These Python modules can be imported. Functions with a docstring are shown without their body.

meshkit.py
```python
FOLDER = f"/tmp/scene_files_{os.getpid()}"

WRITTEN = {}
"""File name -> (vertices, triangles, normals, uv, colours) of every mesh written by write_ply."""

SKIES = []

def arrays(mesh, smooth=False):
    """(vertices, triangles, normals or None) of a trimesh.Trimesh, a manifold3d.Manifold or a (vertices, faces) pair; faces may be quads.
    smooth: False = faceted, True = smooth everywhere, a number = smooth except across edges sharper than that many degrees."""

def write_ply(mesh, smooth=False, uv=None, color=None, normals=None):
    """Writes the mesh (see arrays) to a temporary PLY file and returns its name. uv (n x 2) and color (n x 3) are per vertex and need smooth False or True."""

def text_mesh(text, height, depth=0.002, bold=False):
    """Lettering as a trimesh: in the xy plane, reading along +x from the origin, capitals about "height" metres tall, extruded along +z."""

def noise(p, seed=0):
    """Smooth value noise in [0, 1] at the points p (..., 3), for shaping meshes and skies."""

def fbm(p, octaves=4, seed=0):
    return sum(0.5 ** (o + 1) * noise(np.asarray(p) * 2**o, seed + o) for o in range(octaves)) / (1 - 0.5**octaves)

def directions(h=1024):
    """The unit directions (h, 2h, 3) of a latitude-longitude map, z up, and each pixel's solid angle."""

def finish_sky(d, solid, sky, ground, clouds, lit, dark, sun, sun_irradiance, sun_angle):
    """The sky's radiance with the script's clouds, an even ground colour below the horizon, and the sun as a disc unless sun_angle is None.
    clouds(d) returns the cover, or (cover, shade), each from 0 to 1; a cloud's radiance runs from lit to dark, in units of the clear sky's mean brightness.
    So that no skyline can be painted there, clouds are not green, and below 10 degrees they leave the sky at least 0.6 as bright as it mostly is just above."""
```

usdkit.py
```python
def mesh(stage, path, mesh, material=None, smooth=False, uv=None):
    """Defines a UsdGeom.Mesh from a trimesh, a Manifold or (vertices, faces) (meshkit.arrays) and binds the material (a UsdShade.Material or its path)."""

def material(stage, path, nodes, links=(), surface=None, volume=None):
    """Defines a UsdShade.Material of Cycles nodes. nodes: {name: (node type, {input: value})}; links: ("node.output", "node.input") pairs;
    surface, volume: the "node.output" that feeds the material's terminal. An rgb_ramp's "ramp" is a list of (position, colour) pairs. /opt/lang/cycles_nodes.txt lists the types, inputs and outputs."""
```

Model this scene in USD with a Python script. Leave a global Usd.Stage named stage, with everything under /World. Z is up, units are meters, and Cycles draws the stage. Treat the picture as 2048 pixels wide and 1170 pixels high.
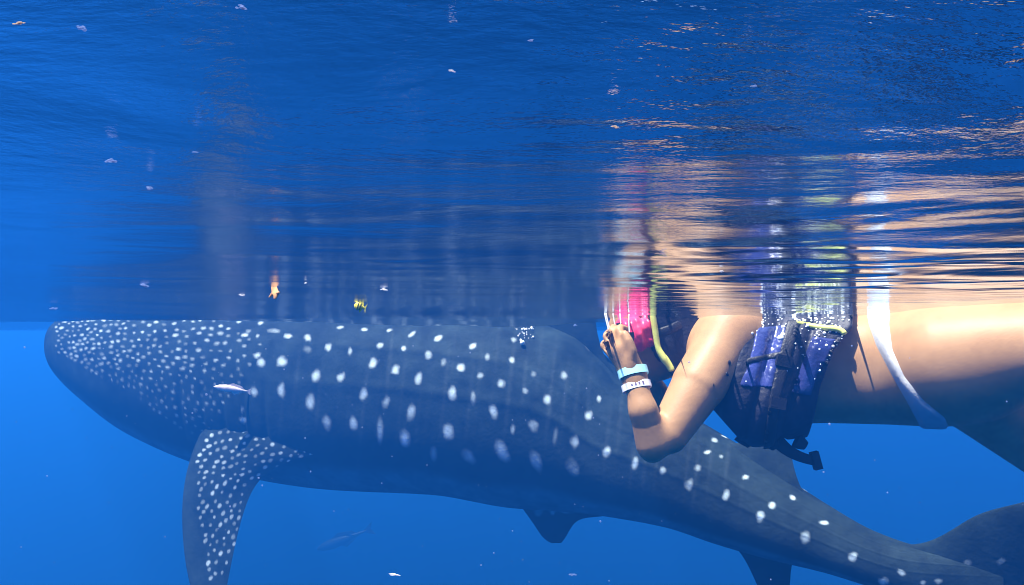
import math, numpy as np, trimesh, usdkit, meshkit
from pxr import Usd, UsdGeom, UsdLux, UsdShade, Gf, Sdf, Vt

# ------------------------------------------------------------------ camera, sky, sun, exposure
stage = Usd.Stage.CreateInMemory()
UsdGeom.SetStageUpAxis(stage, 'Z')
UsdGeom.SetStageMetersPerUnit(stage, 1.0)
world = UsdGeom.Xform.Define(stage, '/World')
stage.SetDefaultPrim(world.GetPrim())
UsdGeom.Scope.Define(stage, '/World/Looks')

F, HOR, DEPTH = 1400.0, 665.0, 0.040          # focal length and horizon row at 2048 px; metres of water above the lens
PITCH = math.atan((HOR - 585) / F)
cam = UsdGeom.Camera.Define(stage, '/World/camera')
cam.CreateHorizontalApertureAttr(36.0)
cam.CreateFocalLengthAttr(36.0 * F / 2048)
cam.CreateClippingRangeAttr((0.01, 1000.0))
cam.AddTranslateOp().Set((0, 0, -DEPTH))
cam.AddRotateXOp().Set(90 + math.degrees(PITCH))
cam.CreateExposureAttr(2.12)

SUN = np.array([-.30, -.13, .90]); SUN /= np.linalg.norm(SUN)
EL, ROT = math.asin(SUN[2]), math.atan2(SUN[0], SUN[1])
sky = UsdLux.DomeLight.Define(stage, '/World/sky')
sky_mat = usdkit.material(stage, '/World/Looks/sky_air', {
    "s": ("sky_texture", {"sky_type": "single_scattering", "sun_disc": False, "sun_elevation": EL, "sun_rotation": ROT}),
    "b": ("background_shader", {"strength": .10})}, [("s.color", "b.color")], surface="b.background")
UsdShade.MaterialBindingAPI.Apply(sky.GetPrim()).Bind(sky_mat)
sky.GetPrim().SetCustomDataByKey('kind', 'structure')
sun = UsdLux.DistantLight.Define(stage, '/World/sun')
sun.CreateIntensityAttr(.95); sun.CreateAngleAttr(.5); sun.CreateNormalizeAttr(True); sun.CreateColorAttr((1, .95, .87))
sun.AddRotateZOp().Set(math.degrees(math.atan2(SUN[1], SUN[0])))
sun.AddRotateYOp().Set(90 - math.degrees(EL))

# ------------------------------------------------------------------ helpers
rng = np.random.default_rng(7)
CAM = np.array([0, 0, -DEPTH])
FWD, UP = np.array([0, math.cos(PITCH), math.sin(PITCH)]), np.array([0, -math.sin(PITCH), math.cos(PITCH)])


def ray(px, py):
    return FWD + np.array([1., 0, 0]) * (px - 1024) / F + UP * -(py - 585) / F


def P(px, py, Y):
    """The point of the place seen at a pixel of the photograph, Y metres ahead."""
    d = ray(px, py)
    return CAM + d * (Y / d[1])


def pix(v):
    q = np.asarray(v) - CAM
    t = q @ FWD
    return np.stack([1024 + F * q[..., 0] / t, 585 - F * (q @ UP) / t], -1)


USED = {}


def path(parent, name):
    key = (str(parent), name)
    n = USED.get(key, -1) + 1
    USED[key] = n
    return f"{parent}/{name}" + (f"_{n:03d}" if n else "")


def tag(prim, label=None, cat=None, group=None, kind=None):
    for k, v in (('label', label), ('category', cat), ('group', group), ('kind', kind)):
        if v:
            prim.SetCustomDataByKey(k, v)


def thing(name, label, cat, group=None, loc=(0, 0, 0)):
    x = UsdGeom.Xform.Define(stage, path('/World', name))
    if any(loc):
        x.AddTranslateOp().Set(tuple(float(c) for c in loc))
    tag(x.GetPrim(), label, cat, group)
    return x


def obj(name, mesh, mat, parent=None, smooth=True, label=None, cat=None, group=None, kind=None, color=None):
    where = '/World' if parent is None else str((parent if isinstance(parent, Usd.Prim) else parent.GetPrim()).GetPath())
    m = usdkit.mesh(stage, path(where, name), mesh, mat, smooth=smooth)
    if color is not None:
        UsdGeom.PrimvarsAPI(m).CreatePrimvar('albedo', Sdf.ValueTypeNames.Color3fArray, 'vertex').Set(Vt.Vec3fArray.FromNumpy(np.asarray(color, np.float32)))
    tag(m.GetPrim(), label, cat, group, kind)
    return m


def mat(name, color, rough=.5, spec=.25, noise=None, amount=.15, bump=0., bump_scale=200., **more):
    nodes = {"p": ("principled_bsdf", {"base_color": color, "roughness": rough, "specular_ior_level": spec, **more})}
    links = []
    if noise:
        a, b = np.array(color) * (1 - amount), np.minimum(np.array(color) * (1 + amount), 1)
        nodes |= {"g": ("geometry", {}), "n": ("noise_texture", {"scale": noise, "detail": 4.}),
                  "r": ("rgb_ramp", {"ramp": [(.3, tuple(a)), (.7, tuple(b))]})}
        links += [("g.position", "n.vector"), ("n.fac", "r.fac"), ("r.color", "p.base_color")]
    if bump:
        nodes |= {"g": ("geometry", {}), "nb": ("noise_texture", {"scale": bump_scale, "detail": 3.}), "b": ("bump", {"strength": 1., "distance": bump})}
        links += [("g.position", "nb.vector"), ("nb.fac", "b.height"), ("b.normal", "p.normal")]
    return usdkit.material(stage, '/World/Looks/' + name, nodes, links, surface="p.BSDF")


# surface nets: the zero level of a sampled distance field as a closed mesh
def surface_nets(fn, lo, hi, h):
    lo, hi = np.asarray(lo, float), np.asarray(hi, float)
    n = np.ceil((hi - lo) / h).astype(int) + 1
    ax = [lo[k] + h * np.arange(n[k]) for k in range(3)]
    g = np.stack(np.meshgrid(*ax, indexing='ij'), -1)
    f = fn(g)
    f[[0, -1]] = np.maximum(f[[0, -1]], h); f[:, [0, -1]] = np.maximum(f[:, [0, -1]], h); f[:, :, [0, -1]] = np.maximum(f[:, :, [0, -1]], h)
    s = f < 0
    c = np.stack([f[i:n[0] - 1 + i, j:n[1] - 1 + j, k:n[2] - 1 + k] for i in (0, 1) for j in (0, 1) for k in (0, 1)], -1)
    cs = c < 0
    act = cs.any(-1) & ~cs.all(-1)
    idx = -np.ones(act.shape, int)
    cells = np.argwhere(act)
    idx[act] = np.arange(len(cells))
    c = c[act]
    corner = np.array([(i, j, k) for i in (0, 1) for j in (0, 1) for k in (0, 1)], float)
    acc, cnt = np.zeros((len(cells), 3)), np.zeros((len(cells), 1))
    for a in range(8):
        for b in range(a + 1, 8):
            if np.abs(corner[a] - corner[b]).sum() == 1:
                cr = (c[:, a] < 0) != (c[:, b] < 0)
                den = np.where(cr, c[:, a] - c[:, b], 1)
                t = np.where(cr, c[:, a] / den, 0)[:, None]
                acc += np.where(cr[:, None], corner[a] + t * (corner[b] - corner[a]), 0)
                cnt += cr[:, None]
    v = lo + h * (cells + acc / cnt)
    faces = []
    for k in range(3):
        o1, o2 = (k + 1) % 3, (k + 2) % 3
        sl = [slice(None)] * 3; sl[k] = slice(0, -1); a = s[tuple(sl)]
        sl[k] = slice(1, None); b = s[tuple(sl)]
        e = np.argwhere(a != b)
        e = e[(e[:, o1] > 0) & (e[:, o2] > 0) & (e[:, o1] < n[o1] - 1) & (e[:, o2] < n[o2] - 1)]
        out = a[tuple(e.T)]
        d1, d2 = np.eye(3, dtype=int)[o1], np.eye(3, dtype=int)[o2]
        q = np.stack([idx[tuple((e - d1 - d2).T)], idx[tuple((e - d2).T)], idx[tuple(e.T)], idx[tuple((e - d1).T)]], 1)
        q[~out] = q[~out][:, ::-1]
        faces.append(q)
    q = np.vstack(faces)
    return trimesh.Trimesh(v, np.vstack([q[:, [0, 1, 2]], q[:, [0, 2, 3]]]), process=False)


def smin(a, b, k):
    h = np.clip(.5 + .5 * (b - a) / k, 0, 1)
    return b + (a - b) * h - k * h * (1 - h)


def limb(p, a, b, ra, rb):
    ab = b - a
    t = np.clip(((p - a) @ ab) / (ab @ ab), 0, 1)
    return np.linalg.norm(p - a - t[..., None] * ab, axis=-1) - (ra + (rb - ra) * t)


def ball(p, c, r):
    r = np.broadcast_to(np.asarray(r, float), 3)
    q = (p - c) / r
    l = np.linalg.norm(q, axis=-1)
    return (l - 1) * r.min() if r.min() > .7 * r.max() else l * (l - 1) / np.maximum(np.linalg.norm(q / r, axis=-1), 1e-9)


def poly_sdf(uv, poly):
    """Signed distance (pixels) to a closed polygon."""
    poly = np.asarray(poly, float)
    d = np.full(uv.shape[:-1], 1e18); inside = np.zeros(uv.shape[:-1], bool)
    for a, b in zip(poly, np.roll(poly, -1, 0)):
        e, w = b - a, uv - a
        t = np.clip((w @ e) / (e @ e), 0, 1)
        d = np.minimum(d, ((w - t[..., None] * e) ** 2).sum(-1))
        c = ((a[1] > uv[..., 1]) != (b[1] > uv[..., 1]))
        x = e[0] * (uv[..., 1] - a[1]) / np.where(e[1] == 0, 1e-9, e[1]) + a[0]
        inside ^= c & (uv[..., 0] < x)
    return np.sqrt(d) * np.where(inside, -1, 1)


def spline(pts, n):
    from scipy.interpolate import CubicSpline
    p = np.asarray(pts, float)
    t = np.concatenate([[0], np.cumsum(np.linalg.norm(np.diff(p, axis=0), axis=1))])
    return CubicSpline(t, p)(np.linspace(0, t[-1], n)) if len(p) > 2 else p[0] + np.linspace(0, 1, n)[:, None] * (p[1] - p[0])


def tube(pts, r, n=24, sides=8, flat=1.0, flat_axis=None):
    p = spline(pts, n)
    r = np.interp(np.linspace(0, 1, n), np.linspace(0, 1, np.size(r)), np.atleast_1d(r)) if np.size(r) > 1 else np.full(n, float(r))
    t = np.gradient(p, axis=0); t /= np.linalg.norm(t, axis=1, keepdims=True)
    ref = np.array([0, 1., 0]) if flat_axis is None else np.asarray(flat_axis, float)
    a = ref - (t @ ref)[:, None] * t; a /= np.linalg.norm(a, axis=1, keepdims=True) + 1e-9
    b = np.cross(t, a)
    w = np.arange(sides) * 2 * np.pi / sides
    v = p[:, None] + r[:, None, None] * (flat * np.cos(w)[None, :, None] * a[:, None] + np.sin(w)[None, :, None] * b[:, None])
    v = np.vstack([v.reshape(-1, 3), p[:1], p[-1:]])
    f = []
    for i in range(n - 1):
        for j in range(sides):
            k = (j + 1) % sides
            f += [(i * sides + j, (i + 1) * sides + j, (i + 1) * sides + k), (i * sides + j, (i + 1) * sides + k, i * sides + k)]
    for j in range(sides):
        k = (j + 1) % sides
        f += [(n * sides, j, k), (n * sides + 1, (n - 1) * sides + k, (n - 1) * sides + j)]
    m = trimesh.Trimesh(v, np.array(f), process=False)
    if m.volume < 0:
        m.invert()
    return m


def fin_mesh(lead, trail, thick, n=90, m=60):
    """A fin between a leading and a trailing edge, lens-shaped in section and thinning to its tip."""
    L, T = spline(lead, n), spline(trail, n)
    c = (1 - np.cos(np.linspace(0, np.pi, m))) / 2
    prof = np.sqrt(c) * (1 - c) ** 1.1 * 2.0
    mid = L[:, None] + (T - L)[:, None] * c[None, :, None]
    nrm = np.cross(np.gradient(mid, axis=0), np.gradient(mid, axis=1))
    nrm /= np.linalg.norm(nrm, axis=-1, keepdims=True) + 1e-12
    th = thick * np.linspace(1, .25, n) * np.linspace(1, 0, n) ** .15
    off = nrm * (prof[None] * th[:, None] * .5)[..., None]
    v = np.concatenate([mid + off, (mid - off)], 0).reshape(-1, 3)
    i, j = np.meshgrid(np.arange(n - 1), np.arange(m - 1), indexing='ij')
    q = np.stack([i * m + j, (i + 1) * m + j, (i + 1) * m + j + 1, i * m + j + 1], -1).reshape(-1, 4)
    q2 = q[:, ::-1] + n * m
    edges = []
    loop = [(0, j) for j in range(m)] + [(i, m - 1) for i in range(1, n)] + [(n - 1, j) for j in range(m - 2, -1, -1)] + [(i, 0) for i in range(n - 2, 0, -1)]
    ids = [a * m + b for a, b in loop]
    for a, b in zip(ids, ids[1:] + ids[:1]):
        edges.append((a, b, b + n * m, a + n * m))
    q = np.vstack([q, q2, edges])
    t = trimesh.Trimesh(v, np.vstack([q[:, [0, 1, 2]], q[:, [0, 2, 3]]]), process=False)
    if t.volume < 0:
        t.invert()
    return t


# ------------------------------------------------------------------ the water: surface, seabed, the water's own body
def wave(x, y):
    z = .078 * np.exp(-(((x + 2.5) / 2.0) ** 2 + ((y - 4.4) / 1.5) ** 2)) + .016 * np.exp(-(((x - 1.05) / .40) ** 2 + ((y - 1.05) / .35) ** 2))
    r = np.random.default_rng(3)
    for lam, slope, n in ((.9, .005, 3), (.42, .005, 4), (.22, .006, 5), (.12, .006, 5)):
        for _ in range(n):
            a, ph = r.uniform(-.9, .9) + np.pi / 2, r.uniform(0, 6.28)
            l = lam * r.uniform(.75, 1.3)
            k = 2 * np.pi / l
            z = z + slope / k * np.sin(k * (x * np.cos(a) + y * np.sin(a)) + ph) * np.exp(-((np.hypot(x, y) / (12 * l)) ** 2)) * (1 + (12 if lam > .3 else 0) * np.clip((y - .9) / 1.4, 0, 1))
    return z


def graded(lo, hi, s, du):
    u0, u1 = math.asinh(lo / s), math.asinh(hi / s)
    return s * np.sinh(np.linspace(u0, u1, int((u1 - u0) / du)))


gx, gy = graded(-190, 190, .35, .022), graded(-190, 190, .30, .022)
X, Y = np.meshgrid(gx, gy, indexing='ij')
wv = np.stack([X, Y, wave(X, Y)], -1).reshape(-1, 3)
i, j = np.meshgrid(np.arange(len(gx) - 1), np.arange(len(gy) - 1), indexing='ij')
n_ = len(gy)
wq = np.stack([i * n_ + j, (i + 1) * n_ + j, (i + 1) * n_ + j + 1, i * n_ + j + 1], -1).reshape(-1, 4)
M_water = usdkit.material(stage, '/World/Looks/water_surface', {
    "g": ("geometry", {}),
    "st": ("mapping", {"mapping_type": "point", "scale": (.52, 1., 1.)}),
    "n": ("noise_texture", {"scale": 13., "detail": 8., "roughness": .60, "distortion": .35}),
    "patch": ("noise_texture", {"scale": 3.2, "detail": 2.}), "pr": ("map_range", {"from_min": .40, "from_max": .66, "to_min": .55, "to_max": 1.7, "clamp": True}),
    "pm": ("math", {"math_type": "multiply"}), "pc": ("math", {"math_type": "multiply"}), "at": ("attribute", {"attribute": "chop"}),
    "nc": ("noise_texture", {"scale": 17., "detail": 1.6, "roughness": .45, "distortion": .6}), "atc": ("attribute", {"attribute": "swash"}), "pcc": ("math", {"math_type": "multiply"}), "sum": ("math", {"math_type": "add"}),
    "b": ("bump", {"strength": 1., "distance": .0072}),
    "dot": ("vector_math", {"math_type": "dot_product"}), "abs": ("math", {"math_type": "absolute"}),
    "mr": ("map_range", {"range_type": "smoothstep", "from_min": .655, "from_max": .72, "to_min": 1., "to_max": .03, "clamp": True}),
    "t": ("transparent_bsdf", {}), "gl": ("glossy_bsdf", {"color": (.70, .77, .86), "roughness": .02}), "ro": ("map_range", {"from_min": .12, "from_max": .60, "to_min": .23, "to_max": .04, "clamp": True}), "mix": ("mix_closure", {})},
    [("g.position", "st.vector"), ("st.vector", "n.vector"), ("g.position", "patch.vector"), ("patch.fac", "pr.value"), ("n.fac", "pm.value1"), ("pr.result", "pm.value2"), ("pm.value", "pc.value1"), ("at.fac", "pc.value2"), ("atc.fac", "ro.value"), ("ro.result", "gl.roughness"), ("st.vector", "nc.vector"), ("nc.fac", "pcc.value1"), ("atc.fac", "pcc.value2"), ("pc.value", "sum.value1"), ("pcc.value", "sum.value2"), ("sum.value", "b.height"),
     ("b.normal", "gl.normal"), ("b.normal", "dot.vector1"), ("g.incoming", "dot.vector2"),
     ("dot.value", "abs.value1"), ("abs.value", "mr.value"), ("mr.result", "mix.fac"), ("t.BSDF", "mix.closure1"), ("gl.BSDF", "mix.closure2")], surface="mix.closure")
ss = lambda a, b, v: np.clip((v - a) / (b - a), 0, 1) ** 2 * (3 - 2 * np.clip((v - a) / (b - a), 0, 1))
# choppier where the swimmer stirs the surface and where the ripples run past the lens, calm over the shark
xw, yw = wv[:, 0], wv[:, 1]
stir = ss(-.03, .14, xw - .13 * yw) * (1 - ss(1.5, 2.6, yw))
chop = .05 + .12 * stir + 1.35 * np.exp(-(np.hypot(xw * .7, yw) / .20) ** 2) + .30 * ss(.05, .5, -xw - .25 * yw) * (1 - ss(.5, 1.2, yw))
swash = .14 + .95 * stir + .25 * np.exp(-(np.hypot(xw, yw) / .5) ** 2)
water = obj('water', (wv, wq), M_water, kind='structure', label='rippled underside of the sea surface mirroring the shark and swimmer')
UsdGeom.PrimvarsAPI(water).CreatePrimvar('chop', Sdf.ValueTypeNames.FloatArray, 'vertex').Set(Vt.FloatArray.FromNumpy(chop.astype(np.float32)))
UsdGeom.PrimvarsAPI(water).CreatePrimvar('swash', Sdf.ValueTypeNames.FloatArray, 'vertex').Set(Vt.FloatArray.FromNumpy(swash.astype(np.float32)))
BED = -40.0
M_bed = mat('seabed_sand', (.12, .12, .10), .9, noise=.3)
gb = np.linspace(-190, 190, 60)
bx, by = np.meshgrid(gb, gb, indexing='ij')
bz = BED + 1.5 * (meshkit.fbm(np.stack([bx * .03, by * .03, bx * 0], -1)) - .5)
i, j = np.meshgrid(np.arange(59), np.arange(59), indexing='ij')
obj('seabed', (np.stack([bx, by, bz], -1).reshape(-1, 3), np.stack([i * 60 + j, (i + 1) * 60 + j, (i + 1) * 60 + j + 1, i * 60 + j + 1], -1).reshape(-1, 4)), M_bed, kind='structure', label='dark sandy sea floor far below')
M_haze = usdkit.material(stage, '/World/Looks/blue_water', {
    "v": ("volume_coefficients", {"scatter_coeffs": (.0018, .0236, .104), "absorption_coeffs": (.125, .084, .017), "anisotropy": .35, "phase": "Henyey-Greenstein"})}, [], volume="v.volume")
hb = trimesh.creation.box([400, 400, 42.4]); hb.apply_translation([0, 0, -42.0 + 42.4 / 2])
obj('haze', hb, M_haze, smooth=False, kind='stuff', label='clear blue sea water fading far things to blue')

# ------------------------------------------------------------------ whale shark
M_shark = usdkit.material(stage, '/World/Looks/shark_skin', {
    "a": ("attribute", {"attribute": "albedo"}), "g": ("geometry", {}),
    "n": ("noise_texture", {"scale": 9., "detail": 6., "roughness": .65}), "mr": ("map_range", {"from_min": .3, "from_max": .7, "to_min": .50, "to_max": 1.55}),
    "mx": ("vector_math", {"math_type": "scale"}),
    "nb": ("noise_texture", {"scale": 60., "detail": 4.}), "b": ("bump", {"strength": .35, "distance": .006}),
    "p": ("principled_bsdf", {"roughness": .7, "specular_ior_level": .03})},
    [("g.position", "n.vector"), ("n.fac", "mr.value"), ("a.color", "mx.vector1"), ("mr.result", "mx.scale"), ("mx.vector", "p.base_color"),
     ("g.position", "nb.vector"), ("nb.fac", "b.height"), ("b.normal", "p.normal")], surface="p.BSDF")
# spine stations: column, top row, bottom row, distance, half width
ST = np.array([
    (190, 640, 690, 4.62, .20), (194, 628, 712, 4.60, .30), (207, 620, 742, 4.57, .37), (238, 614, 786, 4.50, .44), (290, 610, 832, 4.40, .48), (368, 608, 884, 4.26, .52),
    (456, 606, 924, 4.12, .52), (550, 605, 952, 3.98, .50), (700, 608, 974, 3.78, .49), (900, 622, 984, 3.52, .46),
    (1050, 638, 1010, 3.34, .42), (1150, 672, 1018, 3.22, .37), (1200, 716, 1023, 3.16, .345), (1250, 768, 1030, 3.10, .32), (1350, 822, 1050, 2.98, .27),
    (1450, 880, 1085, 2.86, .22), (1550, 948, 1115, 2.74, .175), (1650, 1012, 1140, 2.63, .135), (1750, 1066, 1172, 2.53, .10),
    (1830, 1092, 1195, 2.45, .075), (1920, 1105, 1200, 2.37, .05), (2010, 1122, 1192, 2.29, .022)])
NU, NV = 860, 380
s_ = np.concatenate([[0], np.cumsum(np.hypot(np.diff(ST[:, 0]) * .0026, np.diff(ST[:, 3])))])
from scipy.interpolate import PchipInterpolator
uu = np.linspace(0, 1, NU)
su = s_[-1] * (uu + .0 * uu)
q = PchipInterpolator(s_, ST)(su)
top = np.array([P(a[0], a[1], a[3]) for a in q]); bot = np.array([P(a[0], a[2], a[3]) for a in q])
cen = (top + bot) / 2
half = (top[:, 2] - bot[:, 2]) / 2
ax = np.gradient(cen, axis=0); axh = ax.copy(); axh[:, 2] = 0; axh /= np.linalg.norm(axh, axis=1, keepdims=True)
side = np.cross(axh, [0, 0, 1.0])                     # towards the camera
if side[200, 1] > 0:
    side = -side
vv = np.arange(NV) / NV * 2 * np.pi                    # 0 = top, pi/2 = camera side
cz, sy = np.cos(vv), np.sin(vv)
ex = .88
cz2, sy2 = np.sign(cz) * np.abs(cz) ** ex, np.sign(sy) * np.abs(sy) ** ex
ridge = sum(.012 * np.exp(-((np.abs(np.angle(np.exp(1j * (vv - w)))) / .05) ** 2)) for w in (.55, 1.0, 1.4, 2 * np.pi - .55, 2 * np.pi - 1.0, 2 * np.pi - 1.4))
rad = 1 + ridge[None] * np.clip((uu[:, None] - .22) * 6, 0, 1)
# gill slits: shallow grooves on both flanks
for k in range(5):
    ug = .185 + .021 * k
    for w in (1.75, 2 * np.pi - 1.75):
        rad = rad - .018 * np.exp(-((uu[:, None] - ug - .006 * np.cos(2 * (vv[None] - w))) / .0028) ** 2) * np.exp(-((np.abs(np.angle(np.exp(1j * (vv[None] - w)))) / .36) ** 4))
V = cen[:, None] + side[:, None] * (q[:, 4][:, None] * sy2 * rad)[..., None] + np.array([0, 0, 1.]) * (half[:, None] * cz2 * rad)[..., None]
V = np.vstack([V.reshape(-1, 3), cen[:1] - axh[:1] * .015, cen[-1:]])
i, j = np.meshgrid(np.arange(NU - 1), np.arange(NV), indexing='ij'); k = (j + 1) % NV
sq = np.stack([i * NV + j, i * NV + k, (i + 1) * NV + k, (i + 1) * NV + j], -1).reshape(-1, 4)
jj = np.arange(NV); kk = (jj + 1) % NV
sf = np.vstack([sq[:, [0, 1, 2]], sq[:, [0, 2, 3]], np.stack([np.full(NV, NU * NV), kk, jj], 1), np.stack([np.full(NV, NU * NV + 1), (NU - 1) * NV + jj, (NU - 1) * NV + kk], 1)])
body = trimesh.Trimesh(V, sf, process=False)
if body.volume < 0:
    body.invert()

SPOTS = []                                            # column, row, width, height, tilt (deg), strength
for x, y, w, h, t, a in [(247, 230, 36, 12, -10, .8), (395, 243, 32, 16, 0, .9), (549, 248, 32, 14, -15, .8), (690, 270, 46, 18, -35, .8), (46, 292, 30, 24, 0, .9), (853, 296, 42, 24, -25, 1),
    (175, 354, 30, 36, 20, 1), (308, 377, 18, 38, 10, .8), (494, 340, 36, 24, -25, .95), (638, 360, 26, 26, 0, .8), (1063, 346, 40, 24, -30, .9), (1317, 307, 26, 26, 0, .8), (789, 402, 32, 40, 20, 1),
    (451, 449, 38, 50, 25, 1), (883, 445, 24, 40, 25, .35), (1153, 412, 24, 38, 10, .4), (1305, 430, 30, 32, 0, .9), (98, 531, 34, 48, 25, 1), (252, 538, 34, 44, 20, .9), (586, 491, 34, 46, 25, .95),
    (991, 479, 36, 42, 35, 1), (729, 547, 36, 60, 15, 1), (1108, 527, 36, 26, -20, .6), (1236, 577, 38, 40, 20, 1), (1437, 518, 26, 28, 0, .35), (1628, 527, 38, 36, 0, .55), (391, 639, 38, 54, 15, .95),
    (937, 636, 40, 68, 12, .95), (62, 690, 38, 64, 0, .9), (531, 690, 32, 60, 15, .6), (683, 751, 40, 74, 8, .85), (1065, 660, 26, 68, 0, .45), (1386, 622, 28, 28, 0, .6), (1190, 745, 40, 66, -5, .95),
    (1521, 673, 42, 46, 20, 1), (1840, 670, 24, 30, 0, .8), (168, 815, 38, 80, -8, .65), (327, 818, 38, 68, -5, .75), (492, 880, 28, 124, 0, .6), (646, 912, 44, 78, -3, .75), (911, 872, 58, 72, -10, .85),
    (1437, 834, 44, 58, 0, .9), (1773, 773, 36, 46, 15, .95), (1310, 857, 22, 46, 0, .6), (1692, 934, 38, 56, 5, .95), (1572, 895, 24, 90, 10, .3), (823, 1005, 32, 76, 0, .35), (1036, 1022, 50, 80, -45, .5),
    (1242, 985, 58, 112, -25, .75), (1450, 1050, 50, 100, -20, .65), (1680, 1095, 54, 90, -25, .45), (1697, 210, 36, 36, 0, .5), (1767, 335, 24, 64, -20, .3)]:
    SPOTS.append((600 + x / 3.078, 580 + y / 3.078, w / 3.078, h / 3.078, t, a))
for x, y, w, h, t, a in [(1070, 182, 42, 64, 20, 1), (1262, 262, 34, 66, 12, 1), (1450, 310, 36, 52, 15, .9), (1692, 293, 32, 38, 10, .8), (1635, 408, 42, 60, 18, 1), (1886, 482, 36, 60, 15, 1),
    (2017, 355, 36, 26, -15, .8), (1805, 102, 36, 26, 20, .8), (1757, 185, 44, 20, -15, .9), (1850, 215, 24, 20, 0, .4)]:
    SPOTS.append((900 + x / 3.413, 850 + y / 3.413, w / 3.413, h / 3.413, t, a))
for x, y, w, h, t, a in [(323, 551, 42, 38, -15, 1), (240, 625, 48, 52, 15, 1), (463, 497, 38, 26, 25, .9), (678, 670, 54, 24, 5, .9), (551, 768, 54, 60, 10, 1), (875, 903, 46, 54, 25, 1),
    (1083, 1074, 52, 46, 0, .8), (1208, 1013, 48, 30, 25, .95), (1355, 1080, 30, 24, 0, .6), (1463, 1070, 40, 30, 0, .5)]:
    SPOTS.append((1450 + x / 3.425, 850 + y / 3.425, w / 3.425, h / 3.425, t, a))
for x, y, w, h, t, a in [(1395, 293, 36, 20, 0, .9), (1680, 298, 42, 24, 0, 1), (1803, 307, 34, 38, 0, .95), (1477, 425, 34, 28, -20, .95), (1499, 470, 44, 42, 0, 1), (1636, 466, 54, 48, -30, 1), (1858, 558, 42, 60, 25, 1),
    (1633, 652, 38, 66, 5, .95), (1456, 662, 40, 46, 0, .75), (1820, 728, 44, 78, 3, .9), (1585, 265, 60, 20, 0, .5), (1383, 845, 38, 32, 0, .8), (1380, 780, 16, 40, 0, .5), (1805, 385, 50, 30, 0, .3)]:
    SPOTS.append((60 + x / 3.25, 580 + y / 3.25, w / 3.25, h / 3.25, t, a))


def scatter(poly, gap, n=9000, seed=1, grow=None):
    """Points well apart inside a polygon, in rows like the small spots of a whale shark's head and fins."""
    from shapely import Polygon, Point
    r = np.random.default_rng(seed); pg = Polygon(poly); x0, y0, x1, y1 = pg.bounds
    out = []
    for _ in range(n):
        c = np.array([r.uniform(x0, x1), r.uniform(y0, y1)])
        g = gap * (grow(c) if grow else 1)
        if pg.contains(Point(c)) and all(abs(c[0] - o[0]) ** 2 / 1.5 + (c[1] - o[1]) ** 2 > g * g for o in out):
            out.append(c)
    return out


HEAD = [(112, 640), (520, 636), (535, 690), (505, 735), (480, 770), (455, 800), (425, 860), (385, 868), (330, 838), (260, 780), (200, 752), (150, 722), (112, 702)]
for c in scatter(HEAD, 9.4, seed=2, grow=lambda c: .78 + .75 * max(0, (c[0] - 150) / 380)):
    k = rng.uniform(.75, 1.25) * (.8 + .35 * (c[0] - 110) / 400)
    low = c[1] > 740
    flat = rng.uniform(1.2, 1.9) if not low else rng.uniform(.8, 1.3)
    SPOTS.append((c[0], c[1], 4.6 * k * flat, 4.4 * k, rng.uniform(-20, 8), rng.uniform(.25, .85) * (.75 if low else 1)))
DORSAL = np.array((.0135, .0215, .0225)); SPOT = np.array((.42, .50, .54)); BELLY = np.array((.080, .125, .15))


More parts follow.
